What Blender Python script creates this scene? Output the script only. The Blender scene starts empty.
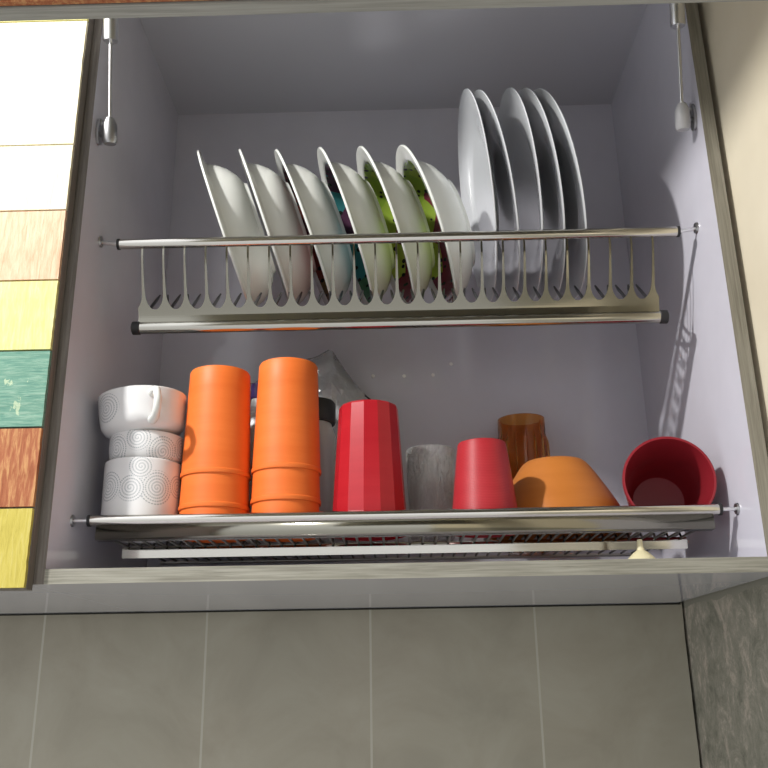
import bpy, bmesh, math, random
from mathutils import Vector, Matrix, noise
from math import pi, sin, cos, sqrt, radians
random.seed(7)
SC = bpy.context.scene
COL = SC.collection

# ------------------------------------------------------------------ camera
YAW, PITCH, ROLL, FPX = -0.0163324, 0.3225014, -0.0153198, 890.136
cy, sy, cp, sp, cr, sr = cos(YAW), sin(YAW), cos(PITCH), sin(PITCH), cos(ROLL), sin(ROLL)
fwd = Vector((sy*cp, cy*cp, sp)); rgt = Vector((cy, -sy, 0)); up = rgt.cross(fwd)
rgt, up = cr*rgt + sr*up, -sr*rgt + cr*up
cam_d = bpy.data.cameras.new('camera'); cam = bpy.data.objects.new('camera', cam_d); COL.objects.link(cam)
mw = Matrix((rgt, up, -fwd)).transposed().to_4x4(); mw.translation = (-0.00288, -0.95806, -0.11933)
cam.matrix_world = mw
cam_d.sensor_width = 36; cam_d.lens = FPX/768*36; cam_d.clip_start = 0.02
SC.camera = cam

# ------------------------------------------------------------------ world, lamp, exposure
SC.view_settings.view_transform = 'Standard'; SC.view_settings.look = 'None'
SC.view_settings.exposure = 0.0; SC.view_settings.gamma = 1.0
SC.view_settings.use_curve_mapping = False
w = bpy.data.worlds.new('world'); SC.world = w; w.use_nodes = True
nt = w.node_tree; bg = nt.nodes['Background']
tc = nt.nodes.new('ShaderNodeTexCoord'); sx = nt.nodes.new('ShaderNodeSeparateXYZ'); rp = nt.nodes.new('ShaderNodeValToRGB')
nt.links.new(tc.outputs['Generated'], sx.inputs[0]); 
mr = nt.nodes.new('ShaderNodeMapRange'); mr.inputs[1].default_value = -1; mr.inputs[2].default_value = 1
nt.links.new(sx.outputs[2], mr.inputs[0]); nt.links.new(mr.outputs[0], rp.inputs[0]); nt.links.new(rp.outputs[0], bg.inputs[0])
e = rp.color_ramp.elements
e[0].position = 0.0; e[0].color = (0.355, 0.355, 0.36, 1)
e[1].position = 1.0; e[1].color = (0.80, 0.81, 0.85, 1)
k = e.new(0.45); k.color = (0.455, 0.46, 0.47, 1)
k = e.new(0.62); k.color = (0.63, 0.645, 0.68, 1)
bg.inputs[1].default_value = 2.1
lamp_d = bpy.data.lights.new('kitchen_lamp', 'POINT'); lamp = bpy.data.objects.new('kitchen_lamp', lamp_d); COL.objects.link(lamp)
lamp.location = (-1.00, -0.75, 1.10); lamp_d.energy = 116; lamp_d.shadow_soft_size = 0.035; lamp_d.color = (1.0, 0.98, 0.95)

# ------------------------------------------------------------------ node helpers
def mat(name, color=(0.5, 0.5, 0.5), rough=0.5, metal=0.0, spec=0.5, trans=0.0, ior=1.45):
    m = bpy.data.materials.new(name); m.use_nodes = True
    b = m.node_tree.nodes['Principled BSDF']
    b.inputs['Base Color'].default_value = (*color, 1); b.inputs['Roughness'].default_value = rough
    b.inputs['Metallic'].default_value = metal; b.inputs['Specular IOR Level'].default_value = spec
    b.inputs['Transmission Weight'].default_value = trans; b.inputs['IOR'].default_value = ior
    return m
def bsdf(m): return m.node_tree.nodes['Principled BSDF']
def N(m, t): return m.node_tree.nodes.new(t)
def L(m, a, b): m.node_tree.links.new(a, b)
def coords(m, scale=(1, 1, 1), kind='Object'):
    t = N(m, 'ShaderNodeTexCoord'); mp = N(m, 'ShaderNodeMapping'); mp.inputs['Scale'].default_value = scale
    L(m, t.outputs[kind], mp.inputs[0]); return mp.outputs[0]
def noise_tex(m, vec, scale, detail=4, rough=0.6, dist=0.0):
    n = N(m, 'ShaderNodeTexNoise'); n.inputs['Scale'].default_value = scale; n.inputs['Detail'].default_value = detail
    n.inputs['Roughness'].default_value = rough; n.inputs['Distortion'].default_value = dist
    L(m, vec, n.inputs['Vector']); return n.outputs['Fac']
def ramp(m, fac, stops):
    r = N(m, 'ShaderNodeValToRGB'); el = r.color_ramp.elements
    el[0].position, el[0].color = stops[0][0], (*stops[0][1], 1); el[1].position, el[1].color = stops[-1][0], (*stops[-1][1], 1)
    for p, c in stops[1:-1]:
        x = el.new(p); x.color = (*c, 1)
    L(m, fac, r.inputs[0]); return r.outputs[0]
def bump(m, fac, strength=0.2, dist=0.001):
    b = N(m, 'ShaderNodeBump'); b.inputs['Strength'].default_value = strength; b.inputs['Distance'].default_value = dist
    L(m, fac, b.inputs['Height']); L(m, b.outputs[0], bsdf(m).inputs['Normal'])
def mth(m, op, a, b=None, c=None):
    n = N(m, 'ShaderNodeMath'); n.operation = op
    for i, v in enumerate((a, b, c)):
        if v is None: continue
        if hasattr(v, 'is_linked'): L(m, v, n.inputs[i])
        else: n.inputs[i].default_value = v
    return n.outputs[0]
def mixc(m, fac, a, b):
    n = N(m, 'ShaderNodeMix'); n.data_type = 'RGBA'
    for s, v in ((n.inputs[0], fac), (n.inputs[6], a), (n.inputs[7], b)):
        if hasattr(v, 'is_linked'): L(m, v, s)
        elif isinstance(v, tuple): s.default_value = (*v, 1)
        else: s.default_value = v
    return n.outputs[2]

# ------------------------------------------------------------------ materials
melamine = mat('white_melamine', (0.60, 0.59, 0.655), 0.09, spec=0.45)
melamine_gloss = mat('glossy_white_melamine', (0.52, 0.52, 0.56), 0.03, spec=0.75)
f = noise_tex(melamine, coords(melamine, (6, 6, 6)), 3, 3)
L(melamine, ramp(melamine, f, [(0.3, (0.585, 0.575, 0.64)), (0.7, (0.61, 0.60, 0.665))]), bsdf(melamine).inputs['Base Color'])

def grain(name, axis, dark, mid, light):
    m = mat(name, mid, 0.55, spec=0.25)
    s = [70, 70, 70]; s[axis] = 2.2
    f1 = noise_tex(m, coords(m, tuple(s)), 5, 6, 0.65, 0.4)
    L(m, ramp(m, f1, [(0.25, dark), (0.5, mid), (0.75, light)]), bsdf(m).inputs['Base Color'])
    bump(m, f1, 0.15, 0.0006); return m
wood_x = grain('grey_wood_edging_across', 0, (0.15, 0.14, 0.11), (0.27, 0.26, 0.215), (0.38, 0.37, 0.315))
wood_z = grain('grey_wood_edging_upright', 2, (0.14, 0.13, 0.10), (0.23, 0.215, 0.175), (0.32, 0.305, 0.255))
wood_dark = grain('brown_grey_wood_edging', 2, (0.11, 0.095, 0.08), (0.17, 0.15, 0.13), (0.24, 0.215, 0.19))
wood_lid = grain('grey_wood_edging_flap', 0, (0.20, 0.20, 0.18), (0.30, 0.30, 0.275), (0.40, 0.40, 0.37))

def plank(name, stops, vert=True, wear=(0.8, 0.72, 0.5), wear_at=0.62):
    m = mat(name, stops[1][1], 0.6, spec=0.2)
    v = coords(m, (60, 60, 7) if vert else (9, 60, 90))
    f1 = noise_tex(m, v, 4, 8, 0.7, 0.5)
    base = ramp(m, f1, stops)
    f2 = noise_tex(m, coords(m, (1, 1, 1)), 60, 6, 0.75)
    f3 = noise_tex(m, coords(m, (14, 14, 5)), 3, 5, 0.7)
    fac = mth(m, 'MULTIPLY', mth(m, 'GREATER_THAN', mth(m, 'ADD', mth(m, 'MULTIPLY', f3, 0.6), mth(m, 'MULTIPLY', f2, 0.4)), wear_at), 0.55)
    L(m, mixc(m, fac, base, wear), bsdf(m).inputs['Base Color'])
    bump(m, f1, 0.5, 0.0015); return m
P_CREAM = plank('cream_plank', [(0.3, (0.62, 0.55, 0.38)), (0.5, (0.72, 0.66, 0.48)), (0.75, (0.80, 0.76, 0.60))])
P_PEACH = plank('faded_red_plank', [(0.3, (0.50, 0.29, 0.17)), (0.5, (0.62, 0.42, 0.28)), (0.72, (0.70, 0.54, 0.38))])
P_YELLOW = plank('yellow_plank', [(0.3, (0.54, 0.50, 0.18)), (0.5, (0.62, 0.59, 0.24)), (0.75, (0.70, 0.68, 0.38))], wear=(0.82, 0.76, 0.45))
P_TEAL = plank('teal_plank', [(0.3, (0.07, 0.19, 0.15)), (0.5, (0.14, 0.28, 0.21)), (0.75, (0.30, 0.42, 0.33))], False, (0.55, 0.62, 0.40), 0.6)
P_RED = plank('red_brown_plank', [(0.3, (0.24, 0.07, 0.03)), (0.48, (0.34, 0.12, 0.055)), (0.64, (0.52, 0.28, 0.12))], True, (0.75, 0.52, 0.22), 0.6)
P_OCHRE = plank('mustard_plank', [(0.3, (0.38, 0.31, 0.06)), (0.5, (0.50, 0.42, 0.09)), (0.75, (0.56, 0.49, 0.17))], True, (0.76, 0.70, 0.38), 0.62)

tile = mat('beige_grey_wall_tile', (0.3, 0.29, 0.25), 0.33, spec=0.35)
tv = coords(tile)
sep = N(tile, 'ShaderNodeSeparateXYZ'); L(tile, tv, sep.inputs[0])
TX, TS = -0.53763, 0.24343
u = mth(tile, 'DIVIDE', mth(tile, 'SUBTRACT', sep.outputs[0], TX), TS)
fr = mth(tile, 'ABSOLUTE', mth(tile, 'SUBTRACT', mth(tile, 'FRACT', mth(tile, 'ADD', u, 0.5)), 0.5))
vz = mth(tile, 'DIVIDE', mth(tile, 'ADD', sep.outputs[2], 0.36), 0.40)
fz = mth(tile, 'ABSOLUTE', mth(tile, 'SUBTRACT', mth(tile, 'FRACT', mth(tile, 'ADD', vz, 0.5)), 0.5))
joint = mth(tile, 'MAXIMUM', mth(tile, 'LESS_THAN', fr, 0.0066), mth(tile, 'LESS_THAN', fz, 0.004))
c1 = noise_tex(tile, coords(tile, (1, 1, 1)), 7, 6, 0.62, 0.8)
tcol = ramp(tile, c1, [(0.3, (0.272, 0.260, 0.203)), (0.5, (0.320, 0.306, 0.240)), (0.7, (0.357, 0.345, 0.276))])
c2 = noise_tex(tile, coords(tile, (1, 1, 1)), 4.5, 4, 0.6)
tcol = mixc(tile, mth(tile, 'MULTIPLY', mth(tile, 'GREATER_THAN', c2, 0.0), mth(tile, 'MULTIPLY', c2, 0.35)), tcol, (0.33, 0.26, 0.19))
L(tile, mixc(tile, joint, tcol, (0.42, 0.40, 0.33)), bsdf(tile).inputs['Base Color'])

paint = mat('cream_wall_paint', (0.66, 0.60, 0.46), 0.6, spec=0.2)
pf = noise_tex(paint, coords(paint), 5, 4)
L(paint, ramp(paint, pf, [(0.3, (0.62, 0.555, 0.42)), (0.7, (0.69, 0.63, 0.49))]), bsdf(paint).inputs['Base Color'])
plaster = mat('rough_grey_plaster', (0.22, 0.21, 0.17), 0.9, spec=0.1)
n1 = noise_tex(plaster, coords(plaster, (12, 12, 10)), 1.9, 8, 0.72, 0.7)
n2 = noise_tex(plaster, coords(plaster), 130, 6, 0.7)
nn = mth(plaster, 'ADD', mth(plaster, 'MULTIPLY', n1, 0.75), mth(plaster, 'MULTIPLY', n2, 0.25))
L(plaster, ramp(plaster, nn, [(0.36, (0.19, 0.185, 0.145)), (0.46, (0.27, 0.26, 0.205)), (0.53, (0.33, 0.31, 0.25)), (0.59, (0.47, 0.41, 0.335)), (0.72, (0.52, 0.45, 0.37))]), bsdf(plaster).inputs['Base Color'])
bump(plaster, nn, 0.9, 0.006)
gap_dark = mat('dark_gap_shade', (0.03, 0.03, 0.025), 0.9, spec=0.1)  # near-black colour standing in for shade inside the wall gaps

steel = mat('polished_stainless_steel', (0.62, 0.60, 0.545), 0.13, metal=1.0)
sf = noise_tex(steel, coords(steel, (3, 60, 60)), 4, 3)
L(steel, mth(steel, 'ADD', mth(steel, 'MULTIPLY', sf, 0.10), 0.07), bsdf(steel).inputs['Roughness'])
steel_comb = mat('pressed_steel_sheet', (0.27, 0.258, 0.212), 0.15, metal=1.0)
steel_bar = mat('steel_bar', (0.50, 0.485, 0.43), 0.15, metal=1.0)
steel_dim = mat('satin_steel_wire', (0.50, 0.48, 0.44), 0.28, metal=1.0)
hook_steel = mat('hook_dark_reflection', (0.07, 0.07, 0.075), 0.35, metal=0.6)  # dark reflections put into the base colour of the hooks
wire_dark = mat('dark_steel_wire', (0.16, 0.155, 0.14), 0.35, metal=0.9)  # darker steel tone for the floor wires
chrome = mat('brushed_aluminium', (0.80, 0.80, 0.80), 0.30, metal=1.0)
chrome_dull = mat('dull_zinc', (0.42, 0.42, 0.42), 0.38, metal=1.0)
black_plastic = mat('black_plastic', (0.018, 0.018, 0.018), 0.45)
grey_plastic = mat('grey_plastic', (0.42, 0.42, 0.43), 0.4)

ceramic = mat('white_glazed_ceramic', (0.74, 0.75, 0.71), 0.12, spec=0.5)
plate_mat = mat('white_opal_glass', (0.645, 0.665, 0.685), 0.10, spec=0.5)
def plastic(name, col, col2, rough=0.3, freq=0.0):
    m = mat(name, col, rough, spec=0.4)
    f1 = noise_tex(m, coords(m, (4, 4, 30)), 2, 3)
    L(m, ramp(m, f1, [(0.35, col), (0.65, col2)]), bsdf(m).inputs['Base Color'])
    bsdf(m).inputs['Subsurface Weight'].default_value = 0.0
    if freq:
        wv = N(m, 'ShaderNodeTexWave'); wv.bands_direction = 'Z'; wv.inputs['Scale'].default_value = freq
        L(m, coords(m), wv.inputs['Vector']); bump(m, wv.outputs['Fac'], 0.25, 0.0005)
    return m
ORANGE = plastic('orange_plastic', (0.74, 0.150, 0.022), (0.78, 0.175, 0.03), 0.5)
RED = plastic('red_plastic', (0.38, 0.010, 0.018), (0.42, 0.014, 0.022), 0.28)
RED_RIB = plastic('ribbed_red_plastic', (0.38, 0.020, 0.028), (0.42, 0.026, 0.034), 0.42, 160)
RED_DEEP = plastic('deep_red_plastic', (0.25, 0.016, 0.024), (0.28, 0.019, 0.028), 0.30)
BOWL_OR = plastic('amber_orange_plastic', (0.50, 0.165, 0.028), (0.54, 0.185, 0.035), 0.42)

grey_glass = mat('textured_grey_glass', (0.95, 0.96, 0.94), 0.05, trans=0.80, ior=1.22)
gn = noise_tex(grey_glass, coords(grey_glass, (110, 110, 24)), 2.0, 3, 0.6, 1.2); bump(grey_glass, gn, 1.0, 0.012)
amber_glass = mat('amber_glass', (0.80, 0.36, 0.09), 0.03, trans=0.96, ior=1.35)

def mug_mat(name, spots):
    m = mat(name, (0.76, 0.76, 0.76), 0.14)
    s = N(m, 'ShaderNodeSeparateXYZ'); L(m, coords(m), s.inputs[0])
    ang = mth(m, 'ARCTAN2', s.outputs[0], mth(m, 'MULTIPLY', s.outputs[1], -1.0))
    uu = mth(m, 'MULTIPLY', ang, 0.046)
    tot = None
    for (cu, cv, R) in spots:
        du = mth(m, 'SUBTRACT', uu, cu); dv = mth(m, 'SUBTRACT', s.outputs[2], cv)
        d = mth(m, 'SQRT', mth(m, 'ADD', mth(m, 'MULTIPLY', du, du), mth(m, 'MULTIPLY', dv, dv)))
        a = mth(m, 'ARCTAN2', dv, du)
        ph = mth(m, 'ADD', mth(m, 'MULTIPLY', d, 2*pi/0.0036), a)
        ring = mth(m, 'GREATER_THAN', mth(m, 'SINE', ph), 0.25)
        dots = mth(m, 'GREATER_THAN', mth(m, 'SINE', mth(m, 'MULTIPLY', a, 34.0)), -0.45)
        inside = mth(m, 'LESS_THAN', d, R)
        o = mth(m, 'MULTIPLY', mth(m, 'MULTIPLY', ring, dots), inside)
        tot = o if tot is None else mth(m, 'MAXIMUM', mth(m, 'MULTIPLY', tot, mth(m, 'SUBTRACT', 1.0, inside)), o)
    L(m, mixc(m, mth(m, 'MULTIPLY', tot, 0.92), (0.76, 0.76, 0.76), (0.33, 0.36, 0.38)), bsdf(m).inputs['Base Color'])
    return m

def fruit_mat(name, cols):
    m = mat(name, (0.7, 0.7, 0.7), 0.12)
    v = coords(m)
    vo = N(m, 'ShaderNodeTexVoronoi'); vo.inputs['Scale'].default_value = 21; L(m, v, vo.inputs['Vector'])
    sp_ = N(m, 'ShaderNodeSeparateColor'); L(m, vo.outputs['Color'], sp_.inputs[0])
    n = len(cols); stops = [(i/n, c) for i, c in enumerate(cols)] + [(1.0, cols[-1])]
    r = N(m, 'ShaderNodeValToRGB'); r.color_ramp.interpolation = 'CONSTANT'; el = r.color_ramp.elements
    el[0].position, el[0].color = 0, (*cols[0], 1); el[1].position, el[1].color = 1/n, (*cols[1 % n], 1)
    for i in range(2, n):
        x = el.new(i/n); x.color = (*cols[i], 1)
    L(m, sp_.outputs[0], r.inputs[0])
    seeds = N(m, 'ShaderNodeTexVoronoi'); seeds.inputs['Scale'].default_value = 75; L(m, v, seeds.inputs['Vector'])
    dot = mth(m, 'LESS_THAN', seeds.outputs['Distance'], 0.26)
    L(m, mixc(m, dot, r.outputs[0], (0.02, 0.025, 0.02)), bsdf(m).inputs['Base Color'])
    return m
KIWI = fruit_mat('kiwi_print', [(0.36, 0.50, 0.05), (0.42, 0.55, 0.08), (0.26, 0.42, 0.05), (0.32, 0.46, 0.06), (0.20, 0.03, 0.05)])
BLUE_PRINT = fruit_mat('teal_and_plum_print', [(0.03, 0.16, 0.22), (0.06, 0.28, 0.30), (0.10, 0.04, 0.08), (0.08, 0.20, 0.10)])
DARK_PRINT = fruit_mat('maroon_print', [(0.14, 0.03, 0.03), (0.22, 0.05, 0.04), (0.10, 0.03, 0.05), (0.16, 0.10, 0.04)])

bag_mat = bpy.data.materials.new('clear_plastic_film'); bag_mat.use_nodes = True
t_ = bag_mat.node_tree; t_.nodes.remove(t_.nodes['Principled BSDF']); out = t_.nodes['Material Output']
tr = t_.nodes.new('ShaderNodeBsdfTransparent'); gl = t_.nodes.new('ShaderNodeBsdfGlossy'); gl.inputs['Roughness'].default_value = 0.12
df = t_.nodes.new('ShaderNodeBsdfDiffuse'); df.inputs[0].default_value = (0.75, 0.77, 0.8, 1)
m1 = t_.nodes.new('ShaderNodeMixShader'); m2 = t_.nodes.new('ShaderNodeMixShader'); m1.inputs[0].default_value = 0.34
bn = t_.nodes.new('ShaderNodeTexNoise'); bn.inputs['Scale'].default_value = 55; bb = t_.nodes.new('ShaderNodeBump'); bb.inputs['Strength'].default_value = 0.8; bb.inputs['Distance'].default_value = 0.01
bt = t_.nodes.new('ShaderNodeTexCoord'); t_.links.new(bt.outputs['Object'], bn.inputs[0]); t_.links.new(bn.outputs[0], bb.inputs['Height']); t_.links.new(bb.outputs[0], gl.inputs['Normal']); t_.links.new(bb.outputs[0], df.inputs['Normal'])
fres = t_.nodes.new('ShaderNodeLayerWeight'); fres.inputs[0].default_value = 0.5
t_.links.new(tr.outputs[0], m1.inputs[1]); t_.links.new(df.outputs[0], m1.inputs[2])
t_.links.new(fres.outputs['Fresnel'], m2.inputs[0]); t_.links.new(m1.outputs[0], m2.inputs[1]); t_.links.new(gl.outputs[0], m2.inputs[2])
t_.links.new(m2.outputs[0], out.inputs[0])

# ------------------------------------------------------------------ object helpers
def thing(name, label, cat, loc=(0, 0, 0), rot=(0, 0, 0), group=None):
    o = bpy.data.objects.new(name, None); COL.objects.link(o); o.location = loc; o.rotation_euler = rot
    o.empty_display_size = 0.02
    o['label'] = label; o['category'] = cat
    if group: o['group'] = group
    return o
def tag(o, label, cat, group=None):
    o['label'] = label; o['category'] = cat
    if group: o['group'] = group
    return o
def obj(name, bm, mats, parent=None, smooth=None, loc=(0, 0, 0), rot=(0, 0, 0)):
    me = bpy.data.meshes.new(name)
    bmesh.ops.recalc_face_normals(bm, faces=bm.faces)
    bm.to_mesh(me); bm.free()
    for m in (mats if isinstance(mats, (list, tuple)) else [mats]): me.materials.append(m)
    if smooth is not None:
        for p in me.polygons: p.use_smooth = True
        try: me.set_sharp_from_angle(angle=radians(smooth))
        except Exception: pass
    o = bpy.data.objects.new(name, me); COL.objects.link(o); o.location = loc; o.rotation_euler = rot
    if parent: o.parent = parent
    return o
def box(bm, x0, x1, y0, y1, z0, z1, mi=0, bev=0.0):
    r = bmesh.ops.create_cube(bm, size=1.0)
    vs = r['verts']
    for v in vs: v.co = Vector(((x0+x1)/2 + v.co.x*(x1-x0), (y0+y1)/2 + v.co.y*(y1-y0), (z0+z1)/2 + v.co.z*(z1-z0)))
    fs = list({f for v in vs for f in v.link_faces})
    for f in fs: f.material_index = mi
    if bev:
        es = list({e for v in vs for e in v.link_edges})
        r2 = bmesh.ops.bevel(bm, geom=es, offset=bev, segments=2, affect='EDGES', clamp_overlap=True)
        for f in r2['faces']: f.material_index = mi
    return bm
def B(*a, **k): return box(bmesh.new(), *a, **k)
def tube(bm, pts, r, n=10, cap=True, mi=0):
    pts = [Vector(p) for p in pts]; rs = r if isinstance(r, (list, tuple)) else [r]*len(pts)
    rings = []; prev = None
    for i, p in enumerate(pts):
        t = (pts[min(i+1, len(pts)-1)] - pts[max(i-1, 0)]).normalized()
        if prev is None:
            a = Vector((0, 0, 1)) if abs(t.z) < 0.9 else Vector((1, 0, 0))
            prev = (a - t*a.dot(t)).normalized()
        else: prev = (prev - t*prev.dot(t)).normalized()
        q = t.cross(prev)
        rings.append([bm.verts.new(p + rs[i]*(cos(2*pi*j/n)*prev + sin(2*pi*j/n)*q)) for j in range(n)])
    for a, b in zip(rings, rings[1:]):
        for j in range(n):
            f = bm.faces.new((a[j], a[(j+1) % n], b[(j+1) % n], b[j])); f.material_index = mi
    if cap:
        f = bm.faces.new(rings[0][::-1]); f.material_index = mi
        f = bm.faces.new(rings[-1]); f.material_index = mi
    return bm
def T(*a, **k): return tube(bmesh.new(), *a, **k)
def lathe(prof, n=64, mis=None, facet=None):
    """closed revolve of (r, z) points round z; facet(theta, r, z) may change r"""
    bm = bmesh.new(); rings = []
    for (r, z) in prof:
        if r < 1e-6: rings.append([bm.verts.new((0, 0, z))])
        else:
            ring = []
            for j in range(n):
                th = 2*pi*j/n; rr = facet(th, r, z) if facet else r
                ring.append(bm.verts.new((rr*cos(th), rr*sin(th), z)))
            rings.append(ring)
    for i, (a, b) in enumerate(zip(rings, rings[1:])):
        for j in range(n):
            k2 = (j+1) % n
            if len(a) == 1 and len(b) == 1: continue
            if len(a) == 1: f = bm.faces.new((a[0], b[j], b[k2]))
            elif len(b) == 1: f = bm.faces.new((a[j], b[0], a[k2]))
            else: f = bm.faces.new((a[j], a[k2], b[k2], b[j]))
            if mis: f.material_index = mis[i]
    return bm
def copy_tree(o, parent=None):
    c = o.copy(); COL.objects.link(c)
    if parent: c.parent = parent
    for ch in list(o.children): copy_tree(ch, c)
    return c
def struct(name, bm, m, **k):
    o = obj(name, bm, m, **k); o['kind'] = 'structure'; return o

# ------------------------------------------------------------------ the setting
H2 = 0.384; HT = 0.8419; DB = 0.3851; DW = 0.4055; TP = 0.016; XR = 0.4146
# tiled back wall, its edge beside the corner a little ragged
bm = bmesh.new(); zs = [-1.3 + 0.02*i for i in range(140)]
prev = None
for z in zs:
    xe = XR - 0.0042 + 0.0022*noise.noise(Vector((0, 3.1, z*30))) + 0.001*noise.noise(Vector((5, 0, z*90)))
    row_ = [bm.verts.new(v) for v in ((-1.6, DW, z), (xe, DW, z), (xe, DW+0.02, z), (-1.6, DW+0.02, z))]
    if prev:
        for j in range(4): bm.faces.new((prev[j], prev[(j+1) % 4], row_[(j+1) % 4], row_[j]))
    else: bm.faces.new(row_)
    prev = row_
bm.faces.new(prev[::-1])
struct('wall_back', bm, tile)
struct('shade_strip_1', B(XR-0.02, XR+0.02, DW+0.0205, DW+0.03, -1.3, 1.48), gap_dark)  # added dark backing that keeps light out of the corner crack
struct('shade_strip_2', B(-1.6, XR-0.006, DW-0.004, DW-0.0002, -TP-0.0016, -TP+0.003), gap_dark)  # shade in the joint under the cabinets, added as a dark strip
# right wall: smooth cream paint above, rough plaster below the cabinet with a ragged upper edge
bm = bmesh.new(); ys = [-1.8 + 0.0115*i for i in range(195)]
def xw(y): return 0.4086 + 0.0148*y
def zedge(y): return -0.021 - 0.010*abs(noise.noise(Vector((y*14, 0, 2)))) - 0.006*abs(noise.noise(Vector((y*60, 4, 0)))) + 0.002
cols_ = []
for y in ys:
    ze = zedge(y)
    cols_.append([bm.verts.new((xw(y), y, z)) for z in (-1.3, -0.5, -0.25, -0.12, -0.05, ze, 0.0, 0.5, 1.5)])
for a, b in zip(cols_, cols_[1:]):
    for j in range(8):
        f = bm.faces.new((a[j], b[j], b[j+1], a[j+1])); f.material_index = 1 if j < 5 else (2 if j == 5 else 0)
smooth_grey = mat('smooth_grey_plaster', (0.27, 0.26, 0.21), 0.8, spec=0.15)
o = struct('wall_right', bm, [paint, plaster, smooth_grey])
o.modifiers.new('thickness', 'SOLIDIFY').thickness = 0.03
o.modifiers[-1].offset = -1 if o.data.polygons[0].normal.x < 0 else 1

# ------------------------------------------------------------------ the open dish cabinet
cab = thing('dish_cabinet', 'open white wall cabinet with grey wood edges holding two steel dish racks', 'cabinet', (0, 0, -TP))
def part(name, bm, m, parent=cab, **k):
    o = obj(name, bm, m, parent, **k)
    if parent is cab: o.location.z += TP
    return o
def panel(name, x0, x1, y0, y1, z0, z1, front, em):
    """board with an edge band 1 mm thick on its front"""
    bm = B(x0, x1, y0+0.001, y1, z0, z1, 0); box(bm, x0, x1, y0, y0+0.001, z0, z1, 1)
    o = part(name, bm, [melamine, em, melamine_gloss])
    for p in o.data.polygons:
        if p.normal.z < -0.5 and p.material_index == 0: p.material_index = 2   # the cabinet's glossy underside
    return o
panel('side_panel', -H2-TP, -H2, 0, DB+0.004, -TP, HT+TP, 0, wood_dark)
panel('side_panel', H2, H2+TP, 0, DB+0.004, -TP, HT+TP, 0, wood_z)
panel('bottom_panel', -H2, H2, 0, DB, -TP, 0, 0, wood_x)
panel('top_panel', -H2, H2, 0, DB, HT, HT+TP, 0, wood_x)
part('back_panel', B(-H2, H2, DB, DB+0.004, -TP, HT+TP), melamine)
part('mounting_rail', B(-H2, H2, DB+0.004, DW-0.0005, HT-0.08, HT), melamine)
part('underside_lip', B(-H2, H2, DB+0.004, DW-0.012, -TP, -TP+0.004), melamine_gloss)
# folding lift door: unseen upper leaf droops slightly to shade the plates, lower leaf hangs from its end
ZF = 0.2818
bm = B(-0.392, 0.392, -0.501, -0.002, HT+TP+0.002, HT+TP+0.020)
for v in bm.verts: v.co.z += 0.012*(v.co.y+0.002)/0.499
part('unseen_upper_door_leaf', bm, [wood_lid])
def plank_face(bm, x0, x1, yf, cuts, mis, th=0.006):
    for (z0, z1), mi in zip(zip(cuts, cuts[1:]), mis):
        box(bm, x0, x1, yf, yf+th, z0+0.0008, z1-0.0008, mi, bev=0.0012)
    return bm
bm = B(-0.392, 0.392, -0.5105, -0.500, ZF, HT+TP-0.0105, 0)
plank_face(bm, -0.391, 0.391, -0.5165, [ZF+0.0006, 0.42, 0.51, 0.60, 0.69, 0.75, HT+TP-0.0105], [2, 1, 2, 3, 4, 2])
part('lower_door_leaf', bm, [wood_lid, P_CREAM, P_RED, P_YELLOW, P_TEAL])
# gas struts
for s in (-1, 1):
    a = Vector((s*0.3665, 0.0180, 0.553)); b = Vector((s*0.3645, -0.058, HT+0.004))
    d = (b-a).normalized(); q = a + d*0.123
    st = part('gas_strut', T([q, q + d*0.004, b - d*0.01, b], [0.0088, 0.0094, 0.0094, 0.007], 20), chrome, smooth=40)
    obj('piston_rod', T([a + d*0.012, q], 0.0024, 12), chrome, st, smooth=60)
    obj('end_socket', T([a - d*0.013, a - d*0.009, a + d*0.012, a + d*0.021], [0.0078, 0.0096, 0.0092, 0.0055], 18), chrome_dull if s < 0 else grey_plastic, st, smooth=40)
    obj('ball_stud', T([a, Vector((s*(H2-0.002), 0.023, a.z+0.003))], 0.004, 12), chrome_dull, st, smooth=40)
    bm = T([Vector((s*(H2-0.0035), 0.024, 0.561)), Vector((s*(H2-0.0001), 0.024, 0.561))], 0.010, 20)
    for v in bm.verts: v.co.z = 0.561 + (v.co.z-0.561)*1.9
    obj('mounting_plate', bm, chrome_dull, st, smooth=40)
    obj('screw', T([Vector((s*(H2-0.0052), 0.024, 0.573)), Vector((s*(H2-0.0035), 0.024, 0.573))], 0.003, 12), chrome, st, smooth=40)
    obj('top_bracket', T([b, Vector((b.x, b.y, HT+TP+0.002))], 0.005, 12), chrome_dull, st, smooth=40)
# glints reflected in the back panel, added as pale round dots
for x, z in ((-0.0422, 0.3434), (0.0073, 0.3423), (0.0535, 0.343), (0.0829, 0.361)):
    part('glint_dot', T([(x, DB-0.0014, z), (x, DB, z)], [0.0022, 0.0030], 14), mat('glint_white', (0.9, 0.9, 0.88), 0.3) if 'glint_white' not in bpy.data.materials else bpy.data.materials['glint_white'])

# ------------------------------------------------------------------ closed neighbouring cabinet with the plank door
nb = thing('plank_door_cabinet', 'closed wall cabinet with bright multicoloured wooden plank door', 'cabinet', (-0.70, 0, -TP))
def npart(name, bm, m, **k):
    bmesh.ops.translate(bm, verts=bm.verts, vec=(0.70, 0, TP)); o = obj(name, bm, m, nb, **k); return o
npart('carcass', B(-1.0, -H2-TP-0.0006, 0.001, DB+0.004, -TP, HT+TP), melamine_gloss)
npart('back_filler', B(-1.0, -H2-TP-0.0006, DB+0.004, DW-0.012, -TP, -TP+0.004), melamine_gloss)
bm = B(-0.995, -0.3952, -0.016, -0.0008, -0.0225, HT+TP, 0)
cuts = [-0.0222, 0.063, 0.152, 0.243, 0.3305, 0.4225, 0.5135, 0.70, HT+TP]
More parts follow.
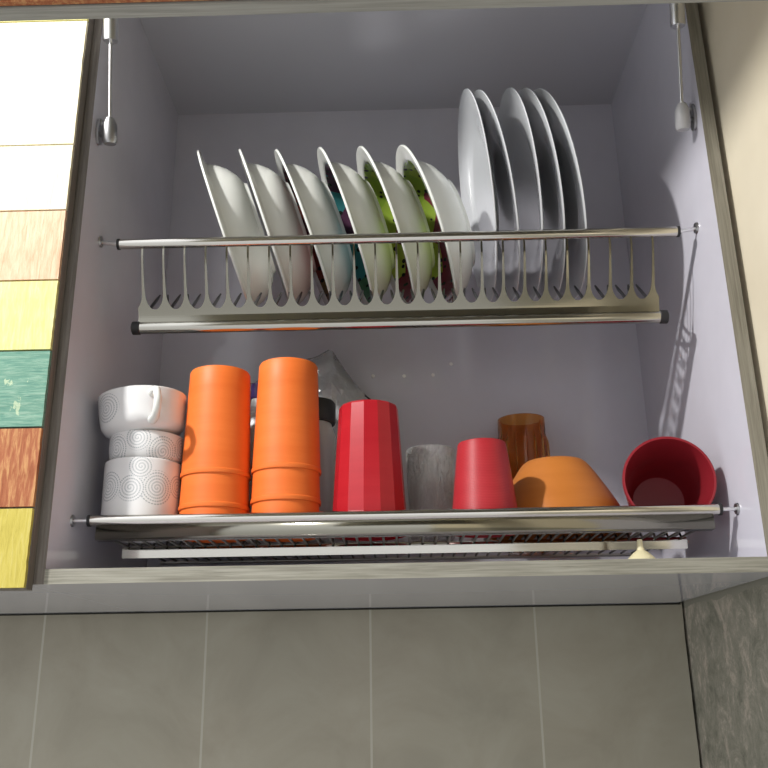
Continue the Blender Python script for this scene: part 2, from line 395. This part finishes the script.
# ragged plank ends: each plank is rough cut
for (z0, z1), mi in zip(zip(cuts, cuts[1:]), [6, 5, 4, 3, 2, 1, 1, 3]):
    n0 = len(bm.verts); xs = [-0.994, -0.3965]; k = 12
    fr_, bk = [], []
    for i in range(k+1):
        z = z0 + 0.0011 + (z1-z0-0.0022)*i/k
        xe = -0.3962 - 0.0012*abs(noise.noise(Vector((z*70, 1, 0))))
        fr_.append([bm.verts.new((-0.994, -0.0205, z)), bm.verts.new((xe, -0.0205 + 0.0006*noise.noise(Vector((z*50, 7, 0))), z))])
        bk.append([bm.verts.new((-0.994, -0.016, z)), bm.verts.new((xe+0.0004, -0.016, z))])
    for i in range(k):
        for q in ((fr_[i][0], fr_[i][1], fr_[i+1][1], fr_[i+1][0]), (fr_[i][1], bk[i][1], bk[i+1][1], fr_[i+1][1]), (bk[i][1], bk[i][0], bk[i+1][0], bk[i+1][1]), (bk[i][0], fr_[i][0], fr_[i+1][0], bk[i+1][0])):
            bm.faces.new(q).material_index = mi
    for i in (0, k): bm.faces.new((fr_[i][0], fr_[i][1], bk[i][1], bk[i][0])).material_index = mi
npart('door', bm, [wood_dark, P_CREAM, P_PEACH, P_YELLOW, P_TEAL, P_RED, P_OCHRE])

# ------------------------------------------------------------------ upper plate rack
RY, RZ = 0.067, 0.4205
rack = thing('plate_rack', 'stainless steel plate rack with slotted comb front, upper of the two racks', 'dish rack', (0, RY, 0.31))
def rpart(par, name, bm, m, **k):
    p0 = par if par.parent is None else par.parent
    bmesh.ops.translate(bm, verts=bm.verts, vec=-p0.location); return obj(name, bm, m, par, **k)
rpart(rack, 'front_rail', T([(-0.357, RY, RZ), (0.357, RY, RZ)], 0.0066, 20), steel, smooth=50)
for s in (-1, 1):
    rpart(rack, 'end_cap', T([(s*0.3572, RY, RZ), (s*0.3605, RY, RZ)], 0.0072, 18), black_plastic, smooth=50)
    pin = rpart(rack, 'support_pin', T([(s*0.3605, RY, RZ), (s*(H2-0.002), RY+0.001, RZ+0.004)], 0.0022, 12), chrome, smooth=50)
    bm = T([(s*(H2-0.0024), RY+0.001, RZ+0.005), (s*(H2-0.0001), RY+0.001, RZ+0.005)], [0.0068, 0.0076], 20)
    rpart(pin, 'wall_flange', bm, chrome_dull, smooth=40)
    rpart(rack, 'bar_end_cap', T([(s*0.3335, 0.1050, 0.3190), (s*0.335, 0.1050, 0.3190), (s*0.344, 0.1050, 0.3190), (s*0.3455, 0.1050, 0.3190)], [0.0072, 0.0088, 0.0088, 0.006], 16), black_plastic, smooth=40)
bm = T([(-0.334, 0.1050, 0.3190), (0.334, 0.1050, 0.3190)], 0.0078, 20)
rpart(rack, 'lower_bar', bm, steel_bar, smooth=50)
# comb sheet: 25 teeth, U-shaped slots between them
PIT = 0.02726; X0 = -0.3283
def comb_pt(s):   # s: 0 at the rail, 1 at the solid band's foot
    pts = [(RY+0.001, RZ-0.004), (RY+0.003, 0.402), (0.0765, 0.384), (0.084, 0.366), (0.0915, 0.351), (0.0965, 0.341), (0.0995, 0.333), (0.1005, 0.325)]
    t = s*(len(pts)-1); i = min(int(t), len(pts)-2); t -= i
    P = [pts[max(i-1, 0)], pts[i], pts[i+1], pts[min(i+2, len(pts)-1)]]
    def cr_(a, b, c, d): return 0.5*(2*b + (c-a)*t + (2*a-5*b+4*c-d)*t*t + (3*b-a-3*c+d)*t**3)
    return cr_(*[q[0] for q in P]), cr_(*[q[1] for q in P])
import bisect
SS = [i/200 for i in range(201)]; AL = [0.0]
for a, b in zip(SS, SS[1:]):
    pa, pb = comb_pt(a), comb_pt(b); AL.append(AL[-1] + math.hypot(pa[0]-pb[0], pa[1]-pb[1]))
def comb_len(l):
    i = min(max(bisect.bisect_left(AL, l), 1), 200); t = (l-AL[i-1])/(AL[i]-AL[i-1]); return comb_pt(SS[i-1] + t*(SS[i]-SS[i-1]))
TOT = AL[-1]; BAND = 0.0165; HW0 = 0.00115; HALF = PIT/2; RAD = HALF-0.0020; FL = 0.0210
SLOT_L = TOT-BAND       # arc length where the slot bottoms lie
def tooth_halfwidth(l):
    if l < SLOT_L-FL:
        return HW0 + 0.00085*max(0, l/(SLOT_L-FL))**2
    t = min((l-(SLOT_L-FL))/FL, 1.0)
    return max(HW0+0.00085, min(HALF, HALF - RAD*max(0.0, 1-t**1.9)**(1/1.9)))
teeth = []
ls = [SLOT_L*i/14 for i in range(10)] + [SLOT_L-FL + FL*sin(i/14*pi/2) for i in range(15)]
ls = sorted(set(round(l, 6) for l in ls if l <= SLOT_L))
def tooth_mesh(first, last):
    bm = bmesh.new(); prev = None
    for l in ls:
        y, z = comb_len(l); hw = tooth_halfwidth(l)
        a = bm.verts.new((-(min(hw, 0.008) if first else hw), y, z)); b = bm.verts.new(((min(hw, 0.008) if last else hw), y, z))
        if prev: bm.faces.new((prev[0], prev[1], b, a))
        prev = (a, b)
    return bm
def solidify(o, th):
    md = o.modifiers.new('sheet', 'SOLIDIFY'); md.thickness = th; md.offset = 0
def make_tooth(i):
    bm = tooth_mesh(i == 0, i == 24); bmesh.ops.translate(bm, verts=bm.verts, vec=(0, -rack.location.y, -rack.location.z))
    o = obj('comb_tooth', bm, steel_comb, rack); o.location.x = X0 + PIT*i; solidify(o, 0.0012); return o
t0 = make_tooth(0); t1 = make_tooth(1); make_tooth(24)
for i in range(2, 24):
    c = t1.copy(); COL.objects.link(c); c.parent = rack; c.location.x = X0 + PIT*i
bm = bmesh.new(); prev = None
for i in range(7):
    y, z = comb_len(SLOT_L + BAND*i/6 - (0.0004 if i == 0 else 0)); a = bm.verts.new((X0-0.008, y, z)); b = bm.verts.new((X0+24*PIT+0.008, y, z))
    if prev: bm.faces.new((prev[0], prev[1], b, a))
    prev = (a, b)
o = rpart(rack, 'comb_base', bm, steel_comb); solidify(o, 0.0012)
# bent hooks behind every slot
def hook_bm():
    bm = bmesh.new()
    for s in (-1, 1):
        tube(bm, [(s*0.0098, 0.101, 0.3440), (s*0.0100, 0.108, 0.347), (s*0.0088, 0.117, 0.357), (s*0.0068, 0.127, 0.369), (s*0.0052, 0.133, 0.3775)], [0.0016, 0.0022, 0.0022, 0.002, 0.0012], 8)
    tube(bm, [(-0.0098, 0.101, 0.3440), (-0.006, 0.103, 0.3405), (0, 0.104, 0.3395), (0.006, 0.103, 0.3405), (0.0098, 0.101, 0.3440)], 0.0014, 8)
    bmesh.ops.translate(bm, verts=bm.verts, vec=(0, -rack.location.y, -rack.location.z)); return bm
h0 = obj('slot_hook', hook_bm(), hook_steel, rack, smooth=60); h0.location.x = X0 + PIT/2
for i in range(1, 24):
    c = h0.copy(); COL.objects.link(c); c.parent = rack; c.location.x = X0 + PIT*(i+0.5)
bm = T([(-0.334, 0.192, 0.3610), (0.334, 0.192, 0.3610)], 0.0028, 10)
for x in (-0.3335, 0.3335): tube(bm, [(x, 0.106, 0.3215), (x, 0.150, 0.3400), (x, 0.192, 0.3610)], 0.0024, 8)
rpart(rack, 'rear_support_rod', bm, steel_dim, smooth=60)

# ------------------------------------------------------------------ bowls and plates in the rack
def shell(outer, th):
    """outer: (r, z) from centre out to the rim; returns closed profile with inner skin"""
    return outer
def bowl_thing(tilt, xb, label, print_mat):
    R = 0.1287; yc, zb = 0.187, 0.3670
    # local: axis z = opening side, z=0 is the rim plane, body towards -z
    o = thing('soup_bowl', label, 'bowl', (xb, yc, zb), (0, 0, 0), 'soup bowls standing on edge in the upper rack')
    outer = [(0, -0.046), (0.058, -0.047), (0.0625, -0.0505), (0.0655, -0.0505), (0.068, -0.046), (0.080, -0.0405), (0.092, -0.031), (0.101, -0.019), (0.1065, -0.0065), (0.110, -0.0042), (0.1275, -0.0022), (R, -0.0012), (R-0.0002, 0.0008), (R-0.0012, 0.0016)]
    inner = [(0.126, 0.0014), (0.1095, -0.0010), (0.1055, -0.0030)]
    deep = [(0.1030, -0.0075), (0.0970, -0.020), (0.0880, -0.0305), (0.076, -0.038), (0.055, -0.0425), (0, -0.0430)]
    prof = outer + inner + deep
    mis = [0]*(len(outer)+len(inner)-1) + [1]*len(deep)
    bm = lathe(prof, 96, mis)
    # axis (local +z) points to -x and down with the lean: rim's lowest point at origin
    n = Vector((-cos(tilt), 0, -sin(tilt))); upv = Vector((-sin(tilt), 0, cos(tilt)))
    M = Matrix((Vector((0, 1, 0)), n.cross(Vector((0, 1, 0))), n)).transposed()
    c = upv*R
    bm.transform(Matrix.Translation(c) @ M.to_4x4())
    obj('bowl_body', bm, [ceramic, print_mat], o, smooth=35)
    return o
BT = [(-0.2068, 0.3188), (-0.1473, 0.3197), (-0.0897, 0.343), (-0.0324, 0.3206), (0.0256, 0.32), (0.0834, 0.3148)]
kx = (0.187*0.0 + 1.0)
SCL = 0.979   # sideways scale that goes with the distance chosen
BL = ['white soup bowl on edge, outermost of its row, nearest the plank door', 'white soup bowl on edge, second in its row from the plank door',
      'white soup bowl with maroon-printed inside, third in its row from the plank door', 'white soup bowl with teal-printed inside, fourth in its row from the plank door',
      'white soup bowl with green-printed inside, between the teal-printed bowl and the last bowl', 'white soup bowl with green-printed inside, next to the flat plates']
for (xb, t), lb, pm in zip(BT, BL, [ceramic, ceramic, DARK_PRINT, BLUE_PRINT, KIWI, KIWI]):
    bowl_thing(t, xb*SCL, lb, pm)
def plate_thing(tilt, xb, label):
    R = 0.1513; yc, zb = 0.176, 0.3885
    o = thing('dinner_plate', label, 'plate', (xb, yc, zb), (0, 0, 0), 'flat plates standing on edge in the upper rack')
    outer = [(0, -0.0145), (0.078, -0.015), (0.083, -0.0165), (0.086, -0.0162), (0.089, -0.0142), (0.100, -0.0108), (0.125, -0.0062), (0.148, -0.0020), (R, -0.0006), (R-0.0004, 0.0008)]
    inner = [(0.1485, 0.0008), (0.125, -0.0030), (0.100, -0.0075), (0.090, -0.0108), (0.080, -0.0118), (0, -0.0118)]
    bm = lathe(outer+inner, 96)
    n = Vector((-cos(tilt), 0, -sin(tilt))); upv = Vector((-sin(tilt), 0, cos(tilt)))
    M = Matrix((Vector((0, 1, 0)), n.cross(Vector((0, 1, 0))), n)).transposed()
    bm.transform(Matrix.Translation(upv*R) @ M.to_4x4())
    obj('plate_body', bm, plate_mat, o, smooth=35)
    return o
PT = [(0.1395, 0.1172), (0.1725, 0.1727), (0.2026, 0.116), (0.234, 0.1489), (0.2651, 0.1882)]
PL = ['white dinner plate on edge, nearest the soup bowls, its face lit', 'white dinner plate on edge, second from the soup bowls', 'white dinner plate on edge, middle of the five plates',
      'white dinner plate on edge, fourth from the soup bowls', 'white dinner plate on edge, farthest from the soup bowls, by the empty slots']
for (xb, t), lb in zip(PT, PL): plate_thing(t, xb*0.951, lb)

# ------------------------------------------------------------------ lower cup rack
FW = 0.0480    # top of its wire floor
FZ = FW + 0.0004
FR = 0.0538; FB = FR + 0.0004    # behind the middle bar the floor lies a little higher
tray = thing('cup_rack', 'stainless steel wire rack with flat front lip carrying cups, lower of the two racks', 'dish rack', (0, 0.065, 0.03))
bm = T([(-0.362, 0.065, 0.0625), (0.362, 0.065, 0.0625)], 0.0062, 20)
rpart(tray, 'front_rail', bm, steel, smooth=50)
bm = bmesh.new(); lip = [(0.0655, 0.0585), (0.0635, 0.0560), (0.0625, 0.0425), (0.0640, 0.0405), (0.0760, 0.0400)]
prev = None
for y, z in lip:
    a = bm.verts.new((-0.355, y, z)); b = bm.verts.new((0.355, y, z))
    if prev: bm.faces.new((prev[0], prev[1], b, a))
    prev = (a, b)
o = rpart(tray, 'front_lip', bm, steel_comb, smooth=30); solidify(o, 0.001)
for s in (-1, 1):
    rpart(tray, 'end_cap', T([(s*0.3622, 0.065, 0.0625), (s*0.3655, 0.065, 0.0625)], 0.0070, 18), black_plastic, smooth=50)
    pin = rpart(tray, 'support_pin', T([(s*0.3655, 0.065, 0.0625), (s*(H2-0.002), 0.064, 0.0627)], 0.0022, 12), chrome, smooth=50)
    rpart(pin, 'wall_flange', T([(s*(H2-0.0024), 0.064, 0.0627), (s*(H2-0.0001), 0.064, 0.0627)], [0.0062, 0.0070], 20), chrome_dull, smooth=40)
bm = T([(-0.355, 0.1725, 0.0428), (0.355, 0.1725, 0.0428)], 0.0051, 18)
fv = bmesh.new(); box(fv, -0.355, 0.355, 0.1676, 0.1690, 0.0325, 0.0415)
for v in fv.verts:
    if v.co.z < 0.037: v.co.y += 0.0012
me_ = bpy.data.meshes.new('flange_tmp'); fv.to_mesh(me_); fv.free(); bm.from_mesh(me_); bpy.data.meshes.remove(me_)
rpart(tray, 'middle_bar', bm, steel, smooth=50)
rpart(tray, 'rear_rail', T([(-0.355, 0.352, 0.0500), (0.355, 0.352, 0.0500)], 0.0026, 14), steel_dim, smooth=50)
def wire_bm(): 
    bm = T([(0, 0.068, FW-0.0016), (0, 0.1672, FW-0.0016), (0, 0.1725, FR-0.0016), (0, 0.352, FR-0.0016)], 0.0016, 8)
    bmesh.ops.translate(bm, verts=bm.verts, vec=(0, -tray.location.y, -tray.location.z)); return bm
w0 = obj('floor_wire', wire_bm(), wire_dark, tray, smooth=60); w0.location.x = -0.348
nw = 44
for i in range(1, nw):
    c = w0.copy(); COL.objects.link(c); c.parent = tray; c.location.x = -0.348 + 0.696*i/(nw-1)

# ------------------------------------------------------------------ cups and bowls on the lower rack (all bottoms at FZ unless stacked)
def tumbler_prof(rt, rb, h, th=0.0008, rim=0.0010, rimh=0.006, base=0.010):
    """inverted tumbler: closed base up at z=h, open rim down at z=0"""
    def r(z): return rb + (rt-rb)*z/h
    return [(0, h-0.002), (rt-0.006, h-0.002), (rt-0.0035, h), (rt-0.0012, h-0.0008), (rt, h-0.003), (r(h*0.8), h*0.8), (r(h*0.6), h*0.6), (r(h*0.4), h*0.4), (r(h*0.2), h*0.2),
            (r(rimh), rimh), (r(rimh)+rim, rimh-0.0012), (rb+rim, 0.0012), (rb+rim*0.5, 0), (rb-th, 0), (r(h*0.5)-th, h*0.5), (rt-th, h-0.006), (0, h-0.006)]
def orange_cup(x, y, z, rt, rb, h, label, group):
    o = thing('tumbler', label, 'cup', (x, y, z), (0, 0, 0), group)
    obj('cup_body', lathe(tumbler_prof(rt, rb, h), 72), ORANGE, o, smooth=35)
    return o
LBO = [('orange plastic tumbler upside down on top of the stack beside the white mugs', 'orange plastic tumbler, middle of the stack beside the white mugs', 'orange plastic tumbler, lowest of the stack beside the white mugs')]
for k, (z, lb) in enumerate(zip((0.1205, 0.0795, FZ), LBO[0])):
    orange_cup(-0.2302, 0.118, z, 0.0380, 0.0424, 0.138, lb, 'orange tumblers stacked by the mugs')
for k, (z, lb) in enumerate(zip((0.1250, 0.0865, FZ), ('orange plastic tumbler upside down on top of the stack beside the faceted red tumbler', 'orange plastic tumbler, middle of the stack beside the faceted red tumbler', 'orange plastic tumbler, lowest of the stack beside the faceted red tumbler'))):
    orange_cup(-0.1430, 0.119, z, 0.0374, 0.0424, 0.1425, lb, 'orange tumblers stacked by the faceted red one')
# faceted red tumbler
NF = 14
def fac(th, r, z):
    if z > 0.161 or z < 0.012: return r
    a = (th % (2*pi/NF)) - pi/NF
    return r*cos(pi/NF)/cos(a)
t = thing('faceted_tumbler', 'tall red plastic tumbler with flat facets, upside down', 'cup', (-0.0405, 0.1195, FZ), (0, 0, radians(6)))
pr = tumbler_prof(0.0372, 0.0466, 0.1616, rimh=0.012, rim=0.0008)
obj('cup_body', lathe(pr, NF*6, facet=fac), RED, t, smooth=12)
# small ribbed red cup
t = thing('ribbed_cup', 'small plain red plastic cup upside down before the amber glass', 'cup', (0.0994, 0.1146, FZ))
obj('cup_body', lathe(tumbler_prof(0.0300, 0.0425, 0.1106, rim=0.0006), 72), RED_RIB, t, smooth=35)
# grey textured glass
t = thing('textured_glass', 'short clear grey glass with bark-like texture between the red cups', 'glass', (0.0386, 0.211, FB))
gp = [(0.0, 0.0), (0.0266, 0.0), (0.0291, 0.003), (0.0301, 0.0201), (0.0312, 0.0603), (0.0323, 0.1005), (0.0332, 0.1186), (0.0327, 0.1211), (0.0312, 0.1211), (0.0305, 0.1186), (0.0289, 0.0804), (0.0274, 0.0302), (0.0256, 0.0121), (0.0, 0.011)]
obj('glass_body', lathe(gp, 64), grey_glass, t, smooth=40)
# amber glass, pressed flutes
t = thing('amber_glass', 'amber pressed glass with fluted sides standing behind the orange bowl', 'glass', (0.1815, 0.335, FB))
def flute(th, r, z):
    if 0.022 < z < 0.188: return r*(1 + 0.06*max(0, cos(16*th))**2 * (1 if z < 0.163 else 0.4))
    return r
ap = [(0, 0.0), (0.03, 0.0), (0.033, 0.0038), (0.034, 0.0192), (0.0362, 0.096), (0.0372, 0.144), (0.0372, 0.1594), (0.0358, 0.167), (0.0345, 0.1718), (0.0348, 0.1824), (0.0352, 0.192), (0.035, 0.1973), (0.033, 0.1973), (0.0325, 0.1901), (0.0315, 0.1718), (0.033, 0.1536), (0.031, 0.048), (0.028, 0.0134), (0, 0.0115)]
obj('glass_body', lathe(ap, 108, facet=flute), amber_glass, t, smooth=30)
# orange bowl upside down
t = thing('orange_bowl', 'matte orange plastic bowl upside down beside the small red cup', 'bowl', (0.2028, 0.204, FB))
bp = [(0, 0.0978), (0.03, 0.0978), (0.034, 0.0996), (0.038, 0.0993), (0.0425, 0.0957), (0.048, 0.0887), (0.056, 0.0765), (0.068, 0.0574), (0.079, 0.0382), (0.087, 0.0192), (0.0895, 0.0052), (0.0905, 0.0039), (0.0908, 0.0008), (0.09, 0.0), (0.088, 0.0), (0.0845, 0.0192), (0.0762, 0.0382), (0.0652, 0.0574), (0.053, 0.0765), (0.044, 0.0887), (0.034, 0.0948), (0, 0.0948)]
obj('bowl_body', lathe(bp, 96), BOWL_OR, t, smooth=35)
# red cup lying on its side, mouth towards the room
t = thing('red_cup', 'deep red plastic cup lying on its side with open mouth outwards', 'cup', (0.3172, 0.092, FZ))
Rm, Rb, LC = 0.0538, 0.0385, 0.122
cpf = [(0, 0), (Rb-0.004, 0), (Rb, 0.004), (Rb+(Rm-Rb)*0.5, LC*0.5), (Rm-0.0016, LC-0.008), (Rm-0.0002, LC-0.007), (Rm, LC-0.001), (Rm-0.0010, LC), (Rm-0.0030, LC), (Rm-0.0036, LC-0.003), (Rb+(Rm-Rb)*0.5-0.0028, LC*0.5), (Rb-0.003, 0.007), (Rb-0.006, 0.0035), (0, 0.0035)]
bm = lathe(cpf, 80)
alpha = math.atan((Rm-Rb)/LC)
# axis z -> towards -y, mouth up-tilted so the side lies on the wires
M = Matrix.Rotation(radians(-9), 4, 'Z') @ Matrix.Rotation(pi/2 - alpha + 0.085, 4, 'X')
bm.transform(M)
zmin = min(v.co.z for v in bm.verts); ymin = min(v.co.y for v in bm.verts)
cx_ = sum(v.co.x for v in bm.verts if v.co.y < ymin+0.03)/max(1, len([1 for v in bm.verts if v.co.y < ymin+0.03]))
bmesh.ops.translate(bm, verts=bm.verts, vec=(-cx_, -ymin-0.014, -zmin+0.0006))
obj('cup_body', bm, RED_DEEP, t, smooth=35)

# ------------------------------------------------------------------ mugs
def mug(x, y, z, rz, tilt, R, h, label, spots, handle_ang, taper=0.0):
    o = thing('coffee_mug', label, 'mug', (x, y, z), (tilt[0], tilt[1], rz), 'white spiral-printed mugs stacked in the corner')
    th = 0.003; foot = 0.0345
    pr = [(0, 0.002), (foot-0.005, 0.002), (foot-0.003, 0), (foot-0.001, 0), (foot, 0.002), (foot+0.0035, 0.0045), (R-0.0065-taper, 0.0085), (R-0.0015-taper, 0.0145), (R-0.0005-taper*0.8, 0.022), (R-taper*0.5, h*0.6), (R, h-0.004), (R-0.0003, h-0.001), (R-0.0015, h), (R-th+0.0004, h-0.001), (R-th, h-0.004), (R-th-taper*0.5, h*0.6), (R-th-taper*0.8, 0.024), (R-th-0.003-taper, 0.017), (R-th-0.008-taper, 0.011), (foot, 0.008), (0, 0.007)]
    obj('mug_body', lathe(pr, 80), mug_mat('spiral_print_%d' % int(z*1000), spots), o, smooth=40)
    rad = lambda zz: R - 0.004 - taper*0.5
    pts = [(R-0.003, h*0.82), (R+0.008, h*0.85), (R+0.019, h*0.78), (R+0.0235, h*0.58), (R+0.020, h*0.38), (R+0.010, h*0.24), (R-0.004-taper*0.7, h*0.24)]
    ca, sa = cos(handle_ang), sin(handle_ang)
    bm = T([(r*ca, r*sa, zz) for r, zz in pts], [0.0062, 0.0052, 0.0047, 0.0047, 0.0047, 0.0052, 0.006], 12)
    obj('handle', bm, ceramic, o, smooth=60)
    return o
mug(-0.3205, 0.118, FZ, 0, (0, 0), 0.0468, 0.0916, 'white spiral-printed mug at the bottom of the mug stack, standing on the rack', [(0.030, 0.055, 0.0215), (-0.001, 0.054, 0.0165), (-0.032, 0.057, 0.019), (0.010, 0.080, 0.0145), (0.062, 0.060, 0.015), (0.085, 0.060, 0.02), (-0.085, 0.06, 0.02), (0.125, 0.06, 0.02)], radians(75))
mug(-0.3185, 0.118, FZ+0.0825, 0.2, (0, 0), 0.0455, 0.0430, 'white spiral-printed mug in the middle of the mug stack, mostly hidden', [(0.024, 0.018, 0.0205), (-0.008, 0.033, 0.016), (-0.038, 0.022, 0.018), (0.056, 0.027, 0.014), (0.085, 0.027, 0.018), (-0.085, 0.027, 0.018)], radians(80))
mug(-0.3220, 0.112, 0.1698, 0, (0, radians(-4.5)), 0.0545, 0.0555, 'white mug on top of the mug stack, plain front with its handle outwards', [(-0.031, 0.033, 0.0185), (-0.092, 0.034, 0.018), (0.09, 0.034, 0.018), (0.125, 0.034, 0.018)], radians(-62), taper=0.0025)

# ------------------------------------------------------------------ things behind the cups
bag = thing('plastic_bag', 'crumpled clear plastic bag slumped behind the orange tumblers', 'bag', (-0.17, 0.315, FB))
prof = [(-0.325, 0.20), (-0.315, 0.30), (-0.29, 0.325), (-0.26, 0.315), (-0.22, 0.31), (-0.19, 0.335), (-0.15, 0.345), (-0.125, 0.352), (-0.104, 0.365), (-0.086, 0.335), (-0.066, 0.305), (-0.046, 0.283), (-0.030, 0.262), (-0.022, 0.20)]
def topz(x):
    for (a, za), (b, zb_) in zip(prof, prof[1:]):
        if a <= x <= b: return za + (zb_-za)*(x-a)/(b-a)
    return 0.2
bm = bmesh.new(); NX, NZ = 46, 26; gridf, gridb = [], []
for i in range(NX+1):
    x = -0.325 + 0.303*i/NX; zt = topz(x); cf, cb = [], []
    for j in range(NZ+1):
        t = j/NZ; z = FB+0.001 + (zt-FB)*t
        edge = min(1.0, 4*min(i/NX, 1-i/NX))
        thick = 0.040*edge*sqrt(max(0, 1-t))*(0.55+0.45*min(1, 6*t+0.3))
        nv = noise.noise(Vector((x*34, z*30, 0.3)))*0.013 + abs(noise.noise(Vector((x*75, z*60, 2.3))))*0.009
        nb_ = noise.noise(Vector((x*34, z*30, 5.3)))*0.008
        k = min(1, 2*(1-t)+0.25)
        cf.append(bm.verts.new((x+0.17, max(-thick - nv*k, -0.062), z-FB)))
        cb.append(bm.verts.new((x+0.17, min(thick*0.9 + nb_*k + 0.003, 0.060), z-FB)))
    gridf.append(cf); gridb.append(cb)
for g, s in ((gridf, 1), (gridb, -1)):
    for i in range(NX):
        for j in range(NZ):
            q = (g[i][j], g[i+1][j], g[i+1][j+1], g[i][j+1]); bm.faces.new(q if s > 0 else q[::-1])
for i in range(NX): bm.faces.new((gridf[i][NZ], gridf[i+1][NZ], gridb[i+1][NZ], gridb[i][NZ]))
for i in (0, NX):
    for j in range(NZ): bm.faces.new((gridf[i][j], gridf[i][j+1], gridb[i][j+1], gridb[i][j]))
obj('bag_film', bm, bag_mat, bag, smooth=22)
obj('twist_tie', T([(-0.052+0.17, -0.006, 0.232), (-0.049+0.17, -0.012, 0.228), (-0.043+0.17, -0.012, 0.223), (-0.040+0.17, -0.015, 0.2215), (-0.034+0.17, -0.01, 0.2215)], 0.0012, 6), black_plastic, bag)
jar = thing('lidded_jar', 'pale jar with a black lid behind the orange and faceted red tumblers', 'jar', (-0.1200, 0.212, FB))
obj('jar_body', lathe([(0, 0), (0.026, 0), (0.030, 0.004), (0.031, 0.05), (0.031, 0.142), (0.027, 0.155), (0.025, 0.161), (0, 0.161)], 48), mat('pale_grey_plastic', (0.55, 0.54, 0.52), 0.35), jar, smooth=35)
obj('lid', lathe([(0, 0.1612), (0.030, 0.1612), (0.031, 0.163), (0.031, 0.189), (0.029, 0.192), (0, 0.192)], 48), black_plastic, jar, smooth=35)
bot = thing('small_bottle', 'white bottle with dark purple cap glimpsed between the two orange stacks', 'bottle', (-0.1975, 0.218, FB))
obj('bottle_body', lathe([(0, 0), (0.015, 0), (0.018, 0.003), (0.0185, 0.15), (0.017, 0.178), (0.010, 0.190), (0.009, 0.200), (0, 0.200)], 40), mat('white_plastic', (0.8, 0.8, 0.78), 0.3), bot, smooth=35)
obj('cap', lathe([(0, 0.2002), (0.010, 0.2002), (0.0105, 0.202), (0.010, 0.222), (0, 0.223)], 32), mat('purple_plastic', (0.06, 0.03, 0.14), 0.35), bot, smooth=35)
fun = lathe([(0, 0.002), (0.020, 0), (0.0215, 0.001), (0.0205, 0.003), (0.0145, 0.011), (0.0088, 0.0165), (0.0046, 0.0195), (0.0036, 0.024), (0.0030, 0.0315), (0.0022, 0.032), (0, 0.031)], 40)
o = obj('funnel', fun, mat('cream_plastic', (0.72, 0.66, 0.42), 0.4), None, smooth=40, loc=(0.2725, 0.080, 0.0))
tag(o, 'tiny cream plastic funnel with its spout up on the cabinet floor', 'funnel')
